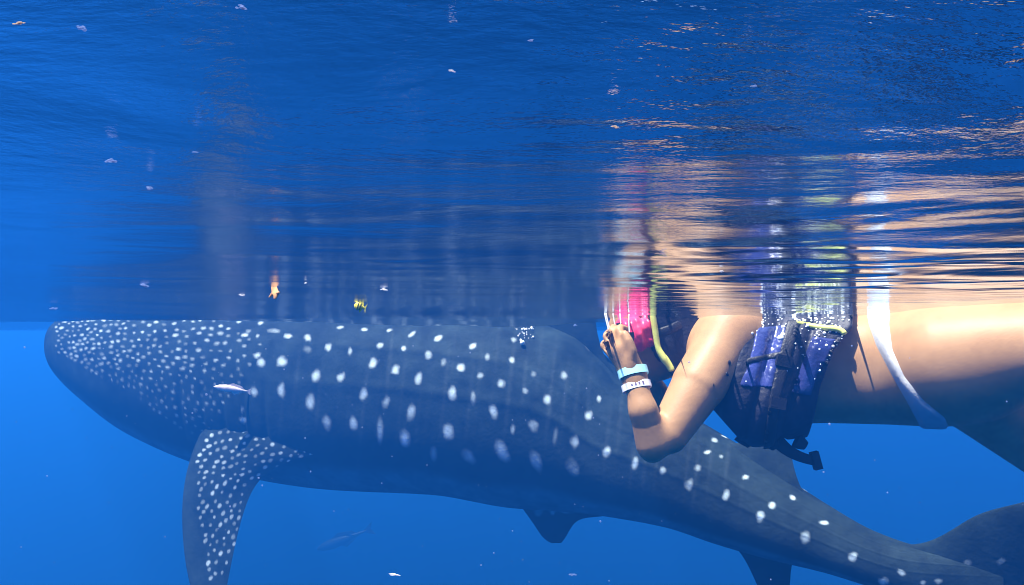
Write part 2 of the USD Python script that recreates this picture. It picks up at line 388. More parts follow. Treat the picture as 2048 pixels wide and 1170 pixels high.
def spot_mask(px, spots, soft=.5):
    out = np.zeros(len(px))
    order = np.argsort(px[:, 0]); xs = px[order, 0]
    for x, y, w, h, t, a in spots:
        r = max(w, h) * .75
        ids = order[np.searchsorted(xs, x - r):np.searchsorted(xs, x + r)]
        d = px[ids] - (x, y); c, s = math.cos(math.radians(t)), math.sin(math.radians(t))
        e = np.hypot((d[:, 0] * c + d[:, 1] * s) / (w / 2), (-d[:, 0] * s + d[:, 1] * c) / (h / 2))
        e = e * (1 + .55 * (meshkit.noise(np.column_stack([px[ids] / (.45 * max(w, h)), np.full(len(ids), x * .37 + y)])) - .5))
        out[ids] = np.maximum(out[ids], a * np.clip((1 + soft - e) / (2 * soft), 0, 1))
    return out


grid_v = np.tile(np.arange(NV), NU); near = np.concatenate([(grid_v > 0) & (grid_v < NV // 2), [True, True]])
pxb = pix(V)
mask = np.zeros(len(V))
# faint pale bars between the spots
bars = []
for x in np.arange(560, 1500, 27.):
    y0 = 690 + max(0, x - 1050) * .42; x += rng.uniform(-6, 6)
    bars.append((x, y0 + rng.uniform(20, 160), 6, rng.uniform(70, 170), 6, rng.uniform(.008, .035)))
mask[near] = np.maximum(spot_mask(pxb[near], SPOTS), spot_mask(pxb[near], bars, .9))
m2 = mask[:NU * NV].reshape(NU, NV)
m2[:, NV // 2 + 1:] = m2[:, 1:NV // 2][:, ::-1]        # the far flank carries the like pattern
vang = np.concatenate([np.tile(np.abs(np.angle(np.exp(1j * vv))), NU), [1.5, 1.5]])
wob = .16 * (meshkit.fbm(V * 2.2) - .5)
ucol = np.concatenate([np.repeat(uu, NV), [0, 1]])
belly = np.clip((vang + wob - (2.10 - .30 * np.clip((.16 - ucol) / .16, 0, 1))) / .22, 0, 1)
belly = belly * belly * (3 - 2 * belly)
patchy = (.8 + .45 * meshkit.fbm(V * np.array([3, 3, 9.])))[:, None]
col = DORSAL * patchy * (1 - belly[:, None]) + BELLY * belly[:, None]
mm = (mask * (1 - .55 * belly))[:, None]
col = col * (1 - mm) + SPOT * mm
shark = thing('whale_shark', 'huge grey whale shark with white spots, behind the swimmer', 'whale shark')
obj('body', body, M_shark, shark, color=col)


def fin(name, lead, trail, thick, spots=(), base=DORSAL, n=90, m=60, label=None, mask_near=True):
    t = fin_mesh([P(*a) for a in lead], [P(*a) for a in trail], thick, n, m)
    k = spot_mask(pix(t.vertices), list(spots), .25)[:, None] if len(spots) else np.zeros((len(t.vertices), 1))
    c = np.asarray(base) * (.8 + .45 * meshkit.fbm(t.vertices * 6.))[:, None]
    obj(name, t, M_shark, shark, color=c * (1 - k) + SPOT * k, label=label)


FINPOLY = [(395, 895), (470, 828), (520, 850), (545, 885), (650, 897), (640, 910), (570, 925), (520, 950), (490, 985), (478, 1040), (466, 1100), (450, 1150), (420, 1160), (410, 1090), (396, 1030), (396, 970)]
fs = [(c[0], c[1], 5.6 * k * f, 5.2 * k, -25 - 35 * (c[1] > 960), rng.uniform(.3, .9)) for c in scatter(FINPOLY, 11.2, seed=5) for k, f in [(rng.uniform(.75, 1.35), rng.uniform(1.1, 1.6))]]
fin('pectoral_fin', [(455, 800, 3.66), (405, 862, 3.58), (378, 930, 3.52), (366, 1000, 3.46), (366, 1070, 3.41), (376, 1150, 3.35), (398, 1220, 3.30), (420, 1262, 3.27)],
    [(690, 880, 3.27), (645, 903, 3.31), (563, 929, 3.38), (512, 970, 3.41), (484, 1036, 3.39), (462, 1130, 3.34), (445, 1210, 3.30), (430, 1258, 3.27)], .12, fs, base=DORSAL * 1.1, n=220, m=150)
fin('pectoral_fin', [(430, 860, 4.35), (400, 880, 4.62), (430, 900, 4.9), (500, 915, 5.2), (560, 925, 5.35)], [(620, 860, 4.2), (590, 880, 4.5), (575, 900, 4.8), (572, 915, 5.1), (565, 926, 5.35)], .09)
fin('dorsal_fin', [(1030, 690, 3.36), (1075, 640, 3.30), (1120, 570, 3.26), (1160, 515, 3.23), (1180, 500, 3.21)],
    [(1262, 815, 3.09), (1226, 745, 3.12), (1198, 680, 3.16), (1190, 600, 3.19), (1196, 500, 3.20)], .10, base=DORSAL * .85)
fin('second_dorsal_fin', [(1420, 900, 2.88), (1480, 885, 2.83), (1540, 885, 2.78), (1575, 896, 2.75)], [(1625, 1010, 2.67), (1602, 975, 2.69), (1588, 935, 2.72), (1582, 905, 2.745)], .05, base=DORSAL)
pv = [(900 + x / 3.413, 850 + y / 3.413, w / 3.413, h / 3.413, 0, a) for x, y, w, h, a in [(600, 590, 60, 60, .3), (702, 585, 40, 64, .4), (792, 577, 70, 60, .4)]]
fin('pelvic_fin', [(1020, 975, 3.22), (1046, 1018, 3.20), (1070, 1052, 3.19), (1092, 1080, 3.18), (1104, 1086, 3.18)], [(1250, 990, 3.06), (1190, 1034, 3.10), (1152, 1044, 3.14), (1136, 1066, 3.16), (1122, 1086, 3.17)], .06, pv, base=DORSAL * .8)
fin('pelvic_fin', [(1060, 985, 3.5), (1080, 1010, 3.6), (1120, 1020, 3.7)], [(1240, 1000, 3.3), (1200, 1020, 3.45), (1150, 1026, 3.65)], .05, base=DORSAL * .8)
fin('anal_fin', [(1450, 1078, 2.84), (1490, 1120, 2.80), (1512, 1165, 2.76), (1530, 1200, 2.74)], [(1600, 1100, 2.68), (1584, 1130, 2.69), (1580, 1165, 2.70), (1572, 1202, 2.71)], .05, base=DORSAL)
cs = [(1450 + x / 3.425, 850 + y / 3.425, w / 3.425, h / 3.425, 0, a) for x, y, w, h, a in [(1660, 948, 50, 40, .28), (1892, 932, 50, 40, .28)]]
fin('caudal_fin', [(1770, 1078, 2.50), (1840, 1087, 2.43), (1900, 1062, 2.36), (1960, 1028, 2.29), (2040, 1006, 2.21), (2160, 960, 2.08), (2300, 890, 1.95)],
    [(1860, 1200, 2.42), (1960, 1215, 2.33), (2050, 1205, 2.26), (2120, 1160, 2.19), (2180, 1090, 2.12), (2240, 1010, 2.03), (2310, 900, 1.95)], .07, cs, base=DORSAL * .85, n=160, m=90, label='dark upper tail lobe sweeping up at the right')
fin('caudal_fin', [(1800, 1160, 2.47), (1880, 1230, 2.40), (1960, 1320, 2.34), (2030, 1420, 2.3)], [(1960, 1150, 2.34), (2000, 1220, 2.31), (2030, 1320, 2.3), (2045, 1420, 2.29)], .06, base=DORSAL * .85)
eye = trimesh.creation.icosphere(3, .022); eye.apply_translation(P(163, 748, 4.13))
ei = np.argmin(np.abs(pxb[:NU * NV] - (166, 742)).sum(1) + 1e6 * ~near[:NU * NV])
eye.apply_translation(V[ei] - eye.centroid)
M_eye = mat('eye_black', (.01, .01, .012), .2, .5)
obj('eye', eye, M_eye, shark)

# ------------------------------------------------------------------ the swimmer
A = lambda px, py, Y: P(px, py, Y)
J = dict(shL=A(1466, 664, 1.47), uaL=A(1397, 770, 1.415), elL=A(1337, 868, 1.375), faL=A(1286, 820, 1.352), wrL=A(1268, 752, 1.372), foL=A(1306, 884, 1.362),
         shR=A(1460, 690, 1.76), elR=A(1352, 846, 1.74), wrR=A(1285, 742, 1.62),
         neck=A(1400, 685, 1.60), head=A(1302, 668, 1.585), jaw=A(1290, 720, 1.585))
TOR = [(1430, 700, 1.60, .085, .15), (1480, 712, 1.585, .105, .165), (1545, 735, 1.56, .118, .150), (1630, 737, 1.52, .116, .128), (1700, 734, 1.495, .118, .122),
       (1790, 730, 1.455, .121, .148), (1870, 728, 1.415, .122, .165), (1950, 722, 1.375, .116, .165)]
tc = np.array([A(*t[:3]) for t in TOR]); th, tw = np.array([t[3] for t in TOR]), np.array([t[4] for t in TOR])
taxis = tc[-1] - tc[0]; taxis /= np.linalg.norm(taxis)
tlat = np.cross([0, 0, 1.], taxis); tlat /= np.linalg.norm(tlat); tup = np.cross(taxis, tlat)
ts = (tc - tc[0]) @ taxis


def torso(p):
    q = p - tc[0]
    s = q @ taxis
    sc = np.clip(s, ts[0], ts[-1])
    from scipy.interpolate import CubicSpline
    cu, cl = CubicSpline(ts, (tc - tc[0]) @ tup)(sc), CubicSpline(ts, (tc - tc[0]) @ tlat)(sc)
    hh, ww = CubicSpline(ts, th)(sc), CubicSpline(ts, tw)(sc)
    u, l = q @ tup - cu, q @ tlat - cl
    e = np.sqrt((np.abs(l) / ww) ** 2.3 + (np.abs(u) / hh) ** 2.3 + ((s - sc) / .08) ** 2)
    e2 = np.maximum(e, 1e-6) ** 1.0
    d = (e2 - 1) * np.minimum(hh, ww)
    for c, r in ((A(1500, 800, 1.47), .062), (A(1505, 795, 1.63), .062)):
        d = smin(d, ball(p, c, r), .05)
    return d


def fingers(p, d):
    """Four bent fingers and a thumb closing round the case held before the face."""
    up = np.array([0, 0, 1.0])
    mcp = [A(1248, 694, 1.372), A(1238, 696, 1.386), A(1230, 702, 1.400), A(1225, 711, 1.414)]
    for k, (a, l) in enumerate(zip(mcp, (.036, .040, .037, .030))):
        dir1 = np.array([-.16 - .06 * k, .34, .80 - .12 * k]); dir1 /= np.linalg.norm(dir1)
        b = a + dir1 * l
        dir2 = np.array([.25, .9, .25]); dir2 /= np.linalg.norm(dir2)
        c = b + dir2 * l * .62
        e = c + np.array([.75, .55, -.2]) * l * .45
        f = np.minimum(limb(p, a, b, .0092, .0084), np.minimum(limb(p, b, c, .0084, .0076), limb(p, c, e, .0076, .0066)))
        d = smin(d, f, .006)
    b0, b1, b2, b3 = A(1262, 728, 1.362), A(1264, 702, 1.358), A(1257, 682, 1.360), A(1250, 668, 1.366)
    t = np.minimum(limb(p, b0, b1, .013, .0105), np.minimum(limb(p, b1, b2, .0105, .0095), limb(p, b2, b3, .0095, .0078)))
    return smin(d, t, .008)


def body_sdf(p, grow=0.0):
    d = torso(p)
    d = smin(d, limb(p, J['shL'] + np.array([.03, .05, .0]), J['shL'], .075, .060), .05)
    d = smin(d, np.minimum(limb(p, J['shL'], J['uaL'], .060, .0535), limb(p, J['uaL'], J['elL'], .0525, .038)), .025)
    fore = smin(limb(p, J['foL'], J['faL'], .034, .0255), limb(p, J['faL'], J['wrL'], .0255, .0210), .012)
    d = smin(d, fore, .014)
    d = smin(d, ball(p, A(1303, 905, 1.362), .017), .016)
    d = smin(d, limb(p, J['shR'] + np.array([.03, -.05, .0]), J['shR'], .075, .058), .05)
    d = smin(d, limb(p, J['shR'], J['elR'], .056, .038), .025)
    d = smin(d, limb(p, J['elR'], J['wrR'], .038, .023), .015)
    d = smin(d, limb(p, J['wrR'], J['wrR'] + np.array([-.03, -.02, .06]), .026, .03), .02)      # far hand steadies the mask
    palm = np.minimum(limb(p, J['wrL'], A(1247, 700, 1.382), .023, .0235), limb(p, J['wrL'], A(1240, 708, 1.402), .021, .0225))
    d = smin(d, palm, .015)
    d = fingers(p, d)
    # neck and head, with brow, nose, lips, chin and ear
    d = smin(d, limb(p, J['neck'], J['head'] + np.array([.03, 0, -.03]), .062, .058), .03)
    hd = ball(p, J['head'] + np.array([.008, 0, .015]), (.098, .077, .108))
    hd = smin(hd, ball(p, J['jaw'] + np.array([0, 0, .008]), (.062, .054, .050)), .04)
    hd = smin(hd, ball(p, J['jaw'] + np.array([-.042, 0, -.026]), .018), .02)
    nose = J['jaw'] + np.array([-.078, 0, .050])
    hd = smin(hd, limb(p, nose + np.array([.012, 0, .035]), nose, .010, .014), .014)
    for dz in (.014, .000):
        hd = smin(hd, limb(p, J['jaw'] + np.array([-.061, -.016, dz]), J['jaw'] + np.array([-.061, .016, dz]), .006, .006), .006)
    for sgn in (-1, 1):
        hd = smin(hd, ball(p, J['head'] + np.array([.022, .076 * sgn, -.012]), (.018, .009, .030)), .006)
    d = smin(d, hd, .02)
    # legs: near thigh along the surface, far thigh kicked down
    hipL, hipR = A(1895, 722, 1.315), A(1905, 738, 1.50)
    knL, knR = A(2250, 676, 1.14), A(2270, 1010, 1.34)
    d = smin(d, limb(p, hipL, knL, .100, .068), .05)
    d = smin(d, limb(p, hipR, knR, .100, .062), .05)
    anL, anR = knL + np.array([.40, .02, -.06]), knR + np.array([.36, .05, -.16])
    for k_, a_ in ((knL, anL), (knR, anR)):
        mid = k_ + (a_ - k_) * .3 + np.array([0, 0, -.01])
        d = smin(d, smin(limb(p, k_, mid, .056, .054), limb(p, mid, a_, .054, .034), .02), .02)
        d = smin(d, limb(p, a_, a_ + np.array([.17, .01, -.05]), .034, .022), .02)
    return d - grow


BLO, BHI = np.array([A(1190, 600, 1.45)[0] - .04, 1.00, -.62]), np.array([2.10, 1.98, .16])


def lazy(fn, lo, hi, h, band):
    """Samples a costly distance field finely only near its surface: a coarse pass first."""
    def f(g):
        n = np.array(g.shape[:3]); st = 6
        coarse = g[::st, ::st, ::st]
        c = fn(coarse)
        from scipy.ndimage import zoom
        full = np.empty(g.shape[:3])
        ii = [np.minimum(np.arange(n[k]) // st, c.shape[k] - 1) for k in range(3)]
        jj = [np.minimum(i_ + 1, c.shape[k] - 1) for k, i_ in enumerate(ii)]
        lo_ = np.full(g.shape[:3], 1e9)
        for a in range(8):
            s_i = [(ii, jj)[(a >> k) & 1][k] for k in range(3)]
            v_ = c[np.ix_(*s_i)]
            lo_ = np.where(np.abs(v_) < np.abs(lo_), v_, lo_)
        full[:] = lo_
        m = np.abs(lo_) < st * h * 1.9 + band
        full[m] = fn(g[m])
        return full
    return surface_nets(f, lo, hi, h)


def largest(m):
    from scipy.sparse import coo_matrix
    from scipy.sparse.csgraph import connected_components
    e = m.edges
    _, lab_ = connected_components(coo_matrix((np.ones(len(e)), (e[:, 0], e[:, 1])), (len(m.vertices),) * 2), directed=False)
    cnt = np.bincount(lab_)
    keep = cnt[lab_] >= .08 * cnt.max()
    m.update_faces(keep[m.faces[:, 0]]); m.remove_unreferenced_vertices()
    return m


body_mesh = largest(lazy(body_sdf, BLO, BHI, .0042, .012))
hand_box = None
trimesh.smoothing.filter_taubin(body_mesh, iterations=4)
M_skin = usdkit.material(stage, '/World/Looks/skin', {
    "g": ("geometry", {}), "n": ("noise_texture", {"scale": 19., "detail": 8., "roughness": .62}),
    "r": ("rgb_ramp", {"ramp": [(.3, (.335, .182, .085)), (.7, (.425, .240, .116))]}),
    "nb": ("noise_texture", {"scale": 260., "detail": 3.}), "b": ("bump", {"strength": .35, "distance": .0006}),
    "p": ("principled_bsdf", {"roughness": .48, "specular_ior_level": .2, "subsurface_weight": .0, "subsurface_scale": .02, "subsurface_radius": (1., .35, .2)})},
    [("g.position", "n.vector"), ("n.fac", "r.fac"), ("r.color", "p.base_color"), ("g.position", "nb.vector"), ("nb.fac", "b.height"), ("b.normal", "p.normal")], surface="p.BSDF")
person = thing('person', 'swimmer floating face down in navy life vest and white bikini bottom, hand at the mask', 'person')
obj('body', body_mesh, M_skin, person)


def cloth(name, fn, lo, hi, m, h=.0045, label=None, kind=None, parent=None, smooth_it=3):
    t = largest(lazy(fn, lo, hi, h, .006))
    trimesh.smoothing.filter_taubin(t, iterations=smooth_it)
    return obj(name, t, m, parent or person, label=label, kind=kind), t


def prism(p, poly):
    return poly_sdf(pix(p), poly) * (p[..., 1] / F)


M_navy = mat('vest_navy', (.013, .014, .030), .55, .4, noise=30., amount=.3, bump=.0025, bump_scale=90.)
M_black = mat('webbing_black', (.010, .010, .016), .5, .4, bump=.001, bump_scale=300.)
M_blue = mat('vest_blue_sheen', (.022, .028, .12), .22, 1., noise=22., amount=.4, bump=.004, bump_scale=45.)
M_blue2 = mat('vest_blue_painted_sheen', (.036, .046, .18), .20, 1., noise=22., amount=.4, bump=.004, bump_scale=45.)  # same panel fabric, its sheen highlight painted in as a lighter blue
M_yellow = mat('piping_yellow', (.62, .66, .16), .5, .3, noise=60.)
M_white = mat('bikini_white', (.40, .40, .42), .6, .3, noise=40., amount=.08, bump=.0008, bump_scale=250.)
M_hair = mat('hair_dark_brown', (.035, .018, .012), .5, .4, noise=90., amount=.5, bump=.003, bump_scale=160.)
M_mask = mat('mask_pink', (.78, .055, .15), .35, .5, noise=30., amount=.25)
M_band1 = mat('band_aqua', (.40, .82, .86), .4, .4)
M_band2 = mat('band_white', (.85, .83, .85), .45, .4)
M_ink = mat('band_ink', (.16, .12, .20), .5)
M_clear = usdkit.material(stage, '/World/Looks/clear_plastic', {"f": ("fresnel", {"IOR": 1.25}), "t": ("transparent_bsdf", {"color": (.93, .95, .97)}), "g": ("glossy_bsdf", {"roughness": .06}), "m": ("mix_closure", {})},
                          [("f.fac", "m.fac"), ("t.BSDF", "m.closure1"), ("g.BSDF", "m.closure2")], surface="m.closure")
M_rim = mat('rim_pale', (.80, .82, .80), .35, .5)

VEST = [(1500, 600), (1482, 668), (1455, 725), (1412, 792), (1420, 812), (1440, 835), (1480, 880), (1520, 905), (1560, 905), (1600, 900), (1618, 868), (1628, 835), (1640, 775), (1668, 700), (1705, 655), (1710, 590)]
VLO, VHI = np.array([A(1400, 700, 1.5)[0] - .03, 1.30, -.40]), np.array([A(1715, 700, 1.5)[0] + .03, 1.86, .14])


def puff(p):
    """The vest's foam: three bulging panels with seams between them."""
    x = pix(p)[..., 0] + (pix(p)[..., 1] - 700) * .28
    return .034 - .010 * np.exp(-((x - 1540) / 9) ** 2) - .010 * np.exp(-((x - 1612) / 9) ** 2) - .006 * np.exp(-((x - 1470) / 8) ** 2)


vest_fn = lambda p: np.maximum(torso(p) - puff(p), prism(p, VEST))
vest = thing  # placeholder name kept local
vest_prim, vest_mesh = cloth('life_vest', vest_fn, VLO, VHI, M_navy, label='navy foam life vest with blue panels')
for poly in ([(1513, 655), (1572, 650), (1575, 690), (1556, 735), (1545, 776), (1478, 772), (1494, 735), (1504, 700)],
             [(1624, 672), (1672, 678), (1652, 722), (1634, 752), (1622, 792), (1582, 786), (1600, 735)]):
    f_ = lambda p, poly=poly: np.maximum(np.maximum(torso(p) - puff(p) - .0030, prism(p, poly)), p[..., 1] - 1.60)
    cloth('vest_panel', f_, VLO, VHI, M_blue2 if poly[0][0] < 1600 else M_blue, h=.0034, parent=vest_prim, label='shiny blue fabric panel')
for poly in ([(1574, 640), (1602, 640), (1560, 800), (1548, 900), (1526, 900), (1540, 790)],
             [(1494, 716), (1574, 700), (1570, 712), (1490, 730)]):
    f_ = lambda p, poly=poly: np.maximum(torso(p) - puff(p) - .0055, prism(p, poly))
    cloth('strap', f_, VLO, VHI, M_black, h=.0034, parent=vest_prim)
# front edge of the vest at the throat with its yellow piping
COL = [(1306, 622), (1312, 655), (1320, 690), (1336, 722), (1346, 748), (1360, 742), (1400, 700), (1440, 650), (1445, 622)]
cl_fn = lambda p: np.maximum(prism(p, COL), np.abs(p[..., 1] - 1.515 - .10 * (pix(p)[..., 0] - 1306) / 140 * 0) - .022) - .006
cloth('collar', cl_fn, A(1280, 700, 1.5) * [1, 0, 1] + [-.02, 1.45, -.12], A(1460, 700, 1.5) * [1, 0, 1] + [.02, 1.58, .16], M_navy, parent=vest_prim)
obj('piping', tube([A(1303, 612, 1.478), A(1307, 640, 1.478), A(1312, 672, 1.477), A(1318, 700, 1.476), A(1332, 722, 1.474), A(1344, 742, 1.472)], [.006, .0065, .0065, .006, .0085, .0065], 40, 10), M_yellow, vest_prim, label='yellow piping along the collar edge')


def on(mesh, px, py, lift=.0):
    o, d = CAM[None], ray(px, py)[None]
    hit = mesh.ray.intersects_location(o, d, multiple_hits=False)[0]
    if not len(hit):
        return None
    return hit[0] - ray(px, py) / np.linalg.norm(ray(px, py)) * lift


def tube_on(mesh, pts, r, lift=.001, **k):
    q_ = [c for c in (on(mesh, *a, lift) for a in pts) if c is not None]
    return tube(q_, r, **k) if len(q_) > 2 else None


t = tube_on(vest_mesh, [(1592, 646), (1625, 652), (1655, 656), (1680, 660), (1690, 668)], .0055, .003, n=30, sides=8)
if t is not None:
    obj('piping', t, M_yellow, vest_prim, label='yellow piping along the back edge')
# loose straps and the buckle hanging below the chest
obj('strap', tube([A(1548, 872, 1.46), A(1575, 900, 1.45), A(1605, 915, 1.45), A(1632, 922, 1.45)], [.016, .013, .011, .010], 24, 10, flat=.35), M_black, vest_prim, label='loose strap end hanging below the chest')
b = trimesh.creation.box([.016, .012, .036]); b.apply_transform(trimesh.transformations.rotation_matrix(math.radians(-14), [0, 1, 0])); b.apply_translation(A(1632, 921, 1.45))
obj('buckle', b, M_black, vest_prim, smooth=False)
for a_, b_ in (((1480, 868, 1.47), (1502, 890, 1.465)), ((1592, 880, 1.45), (1612, 892, 1.45)), ((1540, 880, 1.44), (1552, 896, 1.44))):
    obj('buckle', tube([A(*a_), (A(*a_) + A(*b_)) / 2, A(*b_)], [.017, .014, .009], 12, 8, flat=.5), M_black, vest_prim)

for px_, py_, rz_ in ((1568, 722, 14), (1556, 806, 10)):
    q_ = on(vest_mesh, px_, py_, .006)
    if q_ is not None:
        b = trimesh.creation.box([.030, .010, .022]); b.apply_transform(trimesh.transformations.rotation_matrix(math.radians(rz_), [0, 1, 0])); b.apply_translation(q_)
        obj('buckle', b, M_black, vest_prim, smooth=False)

# bikini bottom
BIK = [(1722, 560), (1738, 650), (1752, 690), (1782, 748), (1812, 800), (1838, 848), (1842, 900), (1915, 900), (1890, 836), (1846, 800), (1808, 752), (1785, 700), (1778, 650), (1785, 560)]
KLO, KHI = np.array([A(1700, 700, 1.3)[0] - .02, 1.12, -.36]), np.array([A(1960, 700, 1.45)[0] + .05, 1.72, .12])
def bik_fn(p):
    e = prism(p, BIK)
    return np.maximum(body_sdf(p) - np.clip(-e / .008, -1.5, 1) * .006, e - .012)



bik_prim, bik_mesh = cloth('bikini_bottom', lambda g: bik_fn(g), KLO, KHI, M_white, .0035, smooth_it=10)

# wrist bands
def band(c0, c1, r, w, m, name, label):
    ax_ = (c1 - c0) / np.linalg.norm(c1 - c0)
    p = trimesh.creation.annulus(r_min=r - .0012, r_max=r + .0018, height=w, sections=40)
    T = trimesh.geometry.align_vectors([0, 0, 1], ax_); T[:3, 3] = c0
    p.apply_transform(T)
    return obj(name, p, m, person, smooth=30, label=label)


axw = J['wrL'] - J['faL']
band(A(1266, 745, 1.376), A(1266, 745, 1.376) + axw, .0280, .0155, M_band1, 'wristband', 'wide aqua wristband by the hand')
b2 = band(A(1273, 773, 1.371), A(1273, 773, 1.371) + axw, .0272, .013, M_band2, 'wristband', 'white printed paper wristband below the aqua one')
bz_ = axw / np.linalg.norm(axw); bx_ = np.cross([0, -1., 0], bz_); bx_ /= np.linalg.norm(bx_)
for an, l in ((-.35, .006), (-.08, .004), (.16, .005), (.42, .003)):
    e = trimesh.creation.box([.0035, .0008, l])
    T = np.eye(4); nn = np.cross(bz_, bx_); nn = nn if nn[1] < 0 else -nn
    rr = nn * math.cos(an) + bx_ * math.sin(an)
    T[:3, 0], T[:3, 1], T[:3, 2] = np.cross(rr, bz_), rr, bz_
    T[:3, 3] = A(1273, 773, 1.371) + rr * .0292
    e.apply_transform(T); obj('printed_mark', e, M_ink, b2, smooth=False)

# hair, mask with lens and strap
hc = J['head'] + np.array([.008, 0, .015])
hair_fn = lambda p: np.maximum(ball(p, hc + np.array([.008, 0, .004]), (.108, .088, .116)) + .006 * (meshkit.fbm(p * 60.) - .5), -((p[..., 0] - hc[0]) * .8 + (p[..., 2] - hc[2]) * .35 + .035))
cloth('hair', hair_fn, hc - .16, hc + .16, M_hair, .005)
mc = A(1266, 667, 1.575)
mu1, mu2 = np.array([.97, 0, .24]), np.array([-.24, 0, .97])
mask_fn = lambda p: (((np.abs((p - mc) @ mu1) / .046) ** 3 + (np.abs(p[..., 1] - mc[1]) / .088) ** 3 + (np.abs((p - mc) @ mu2) / .042) ** 3) ** (1 / 3) - 1) * .045 + .010 * (meshkit.fbm(p * 45.) - .5) - .0025 * np.cos(((p - mc) @ mu1) * 260)
def mask_shell(p):
    d = mask_fn(p)
    inner = np.maximum(np.maximum(np.abs((p - mc) @ np.array([.97, 0, .24]) + .02) - .034, np.abs(p[..., 1] - mc[1]) - .070), np.abs((p - mc) @ np.array([-.24, 0, .97])) - .026)
    return np.maximum(d, -inner)
mk, mk_mesh = cloth('dive_mask', mask_shell, mc - .13, mc + .13, M_mask, .004, label='pink snorkel mask over the eyes')
u1, u2 = np.array([.97, 0, .24]), np.array([-.24, 0, .97])
for s in (-1, 1):
    le = trimesh.creation.box([.003, .066, .052]); le.apply_transform(trimesh.transformations.rotation_matrix(-math.atan2(.24, .97), [0, 1, 0])); le.apply_translation(mc - u1 * .036 + [0, s * .036, 0])
    obj('lens', le, M_clear, mk, smooth=False)
fr = [mc - u1 * .038 + [0, y_, 0] + u2 * z_ for y_, z_ in ((-.076, -.033), (-.076, .033), (.076, .033), (.076, -.033), (-.076, -.033))]
obj('frame', trimesh.util.concatenate([tube([a_, b_], .0055, 6, 8) for a_, b_ in zip(fr, fr[1:])]), M_black, mk)
st_ = [mc + [.03, -.088, 0], mc + [.07, -.094, .012], J['head'] + [.07, -.075, .03], J['head'] + [.118, -.02, .03], J['head'] + [.118, .02, .03], J['head'] + [.07, .075, .03], mc + [.07, .094, .012], mc + [.03, .088, 0]]
obj('strap', tube(st_, .010, 60, 8, flat=.3, flat_axis=(0, 1, 0)), M_black, mk)
obj('nose_pocket', surface_nets(lambda p: limb(p, mc - u1 * .028 - u2 * .012, mc - u1 * .036 - u2 * .04, .015, .022), mc - .12, mc + .12, .004), M_mask, mk)

# the clear case held in front of the mask
case = thing('camera_case', 'clear plastic case with pale edges held up to the mask in one hand', 'case')
cn = [A(1212, 626, 1.452), A(1258, 628, 1.452), A(1262, 690, 1.44), A(1231, 694, 1.44)]
dpt = np.array([.0, .022, .0])
hv = trimesh.convex.convex_hull(np.array(cn + [c + dpt for c in cn]))
obj('shell', hv, M_clear, case, smooth=False)
for a_, b_ in ((cn[0], cn[3]), (cn[0] + dpt, cn[3] + dpt), (A(1226, 627, 1.451), A(1241, 692, 1.439)), (A(1240, 627, 1.451), A(1250, 691, 1.439)), (cn[1], cn[2])):
    obj('rim', tube([a_, (a_ + b_) / 2 + [-.0015, 0, 0], b_], .0014, 12, 6), M_rim, case)
obj('rim', tube([cn[3], A(1228, 706, 1.435), A(1226, 716, 1.432)], .0016, 10, 6), M_yellow, case, label='pale yellow edge below the fingers')
blk = trimesh.creation.box([.018, .016, .024]); blk.apply_translation(A(1258, 676, 1.447))
obj('lens_block', blk, M_black, case, smooth=False)

# ------------------------------------------------------------------ bubbles
M_bub = mat('bubble_silver', (.85, .88, .92), .12, .9)
ico = trimesh.creation.icosphere(1, 1.0)


def bubbles(pts, rad):
    return trimesh.util.concatenate([trimesh.Trimesh(ico.vertices * r + c, ico.faces, process=False) for c, r in zip(pts, rad)])


bp = []
for _ in range(420):
    a = rng.uniform(0, 1)
    x, y = (rng.normal(1648, 26), rng.normal(690, 26)) if a < .4 else (rng.uniform(1505, 1690), 632 + abs(rng.normal(0, 22))) if a < .85 else (rng.uniform(1480, 1660), rng.uniform(640, 800))
    c = on(vest_mesh, x, y, .001)
    if c is not None:
        bp.append(c)
bp = bp[:210]
obj('bubbles', bubbles(bp, rng.gamma(2.0, .0006, len(bp)) + .0005), M_bub, person, kind='stuff', label='tiny silvery air bubbles clinging to the vest')
cb = [c for c in (on(body, rng.normal(1050, 9), 652 + abs(rng.normal(0, 16)), .012 + abs(rng.normal(0, .01))) for _ in range(46)) if c is not None]
obj('bubbles', bubbles(cb, rng.gamma(2, .0010, len(cb)) + .0012), M_bub, kind='stuff', label='cluster of small air bubbles under the surface before the dorsal fin', cat='bubbles')

# ------------------------------------------------------------------ small fish and drifting flecks
def fish_body(L, hgt, wid, n=40, m=20, bend=0.0):
    u = np.linspace(0, 1, n); w = np.arange(m) * 2 * np.pi / m
    pr = np.interp(u, [0, .05, .15, .35, .6, .85, .95, 1], [.05, .35, .72, 1, .8, .32, .2, .14])
    x = (u - .5) * L
    v = np.stack([np.repeat(x[:, None], m, 1), wid / 2 * pr[:, None] * np.sin(w)[None] + bend * (u[:, None] - .4) ** 2, hgt / 2 * pr[:, None] * np.cos(w)[None]], -1).reshape(-1, 3)
    v = np.vstack([v, [[x[0] - L * .01, bend * .16, 0]], [[x[-1], bend * .36, 0]]])
    f = []
    for i_ in range(n - 1):
        for j_ in range(m):
            k_ = (j_ + 1) % m
            f += [(i_ * m + j_, i_ * m + k_, (i_ + 1) * m + k_), (i_ * m + j_, (i_ + 1) * m + k_, (i_ + 1) * m + j_)]
    for j_ in range(m):
        k_ = (j_ + 1) % m
        f += [(n * m, k_, j_), (n * m + 1, (n - 1) * m + j_, (n - 1) * m + k_)]
    t_ = trimesh.Trimesh(v, np.array(f), process=False)
    if t_.volume < 0:
        t_.invert()
    return t_


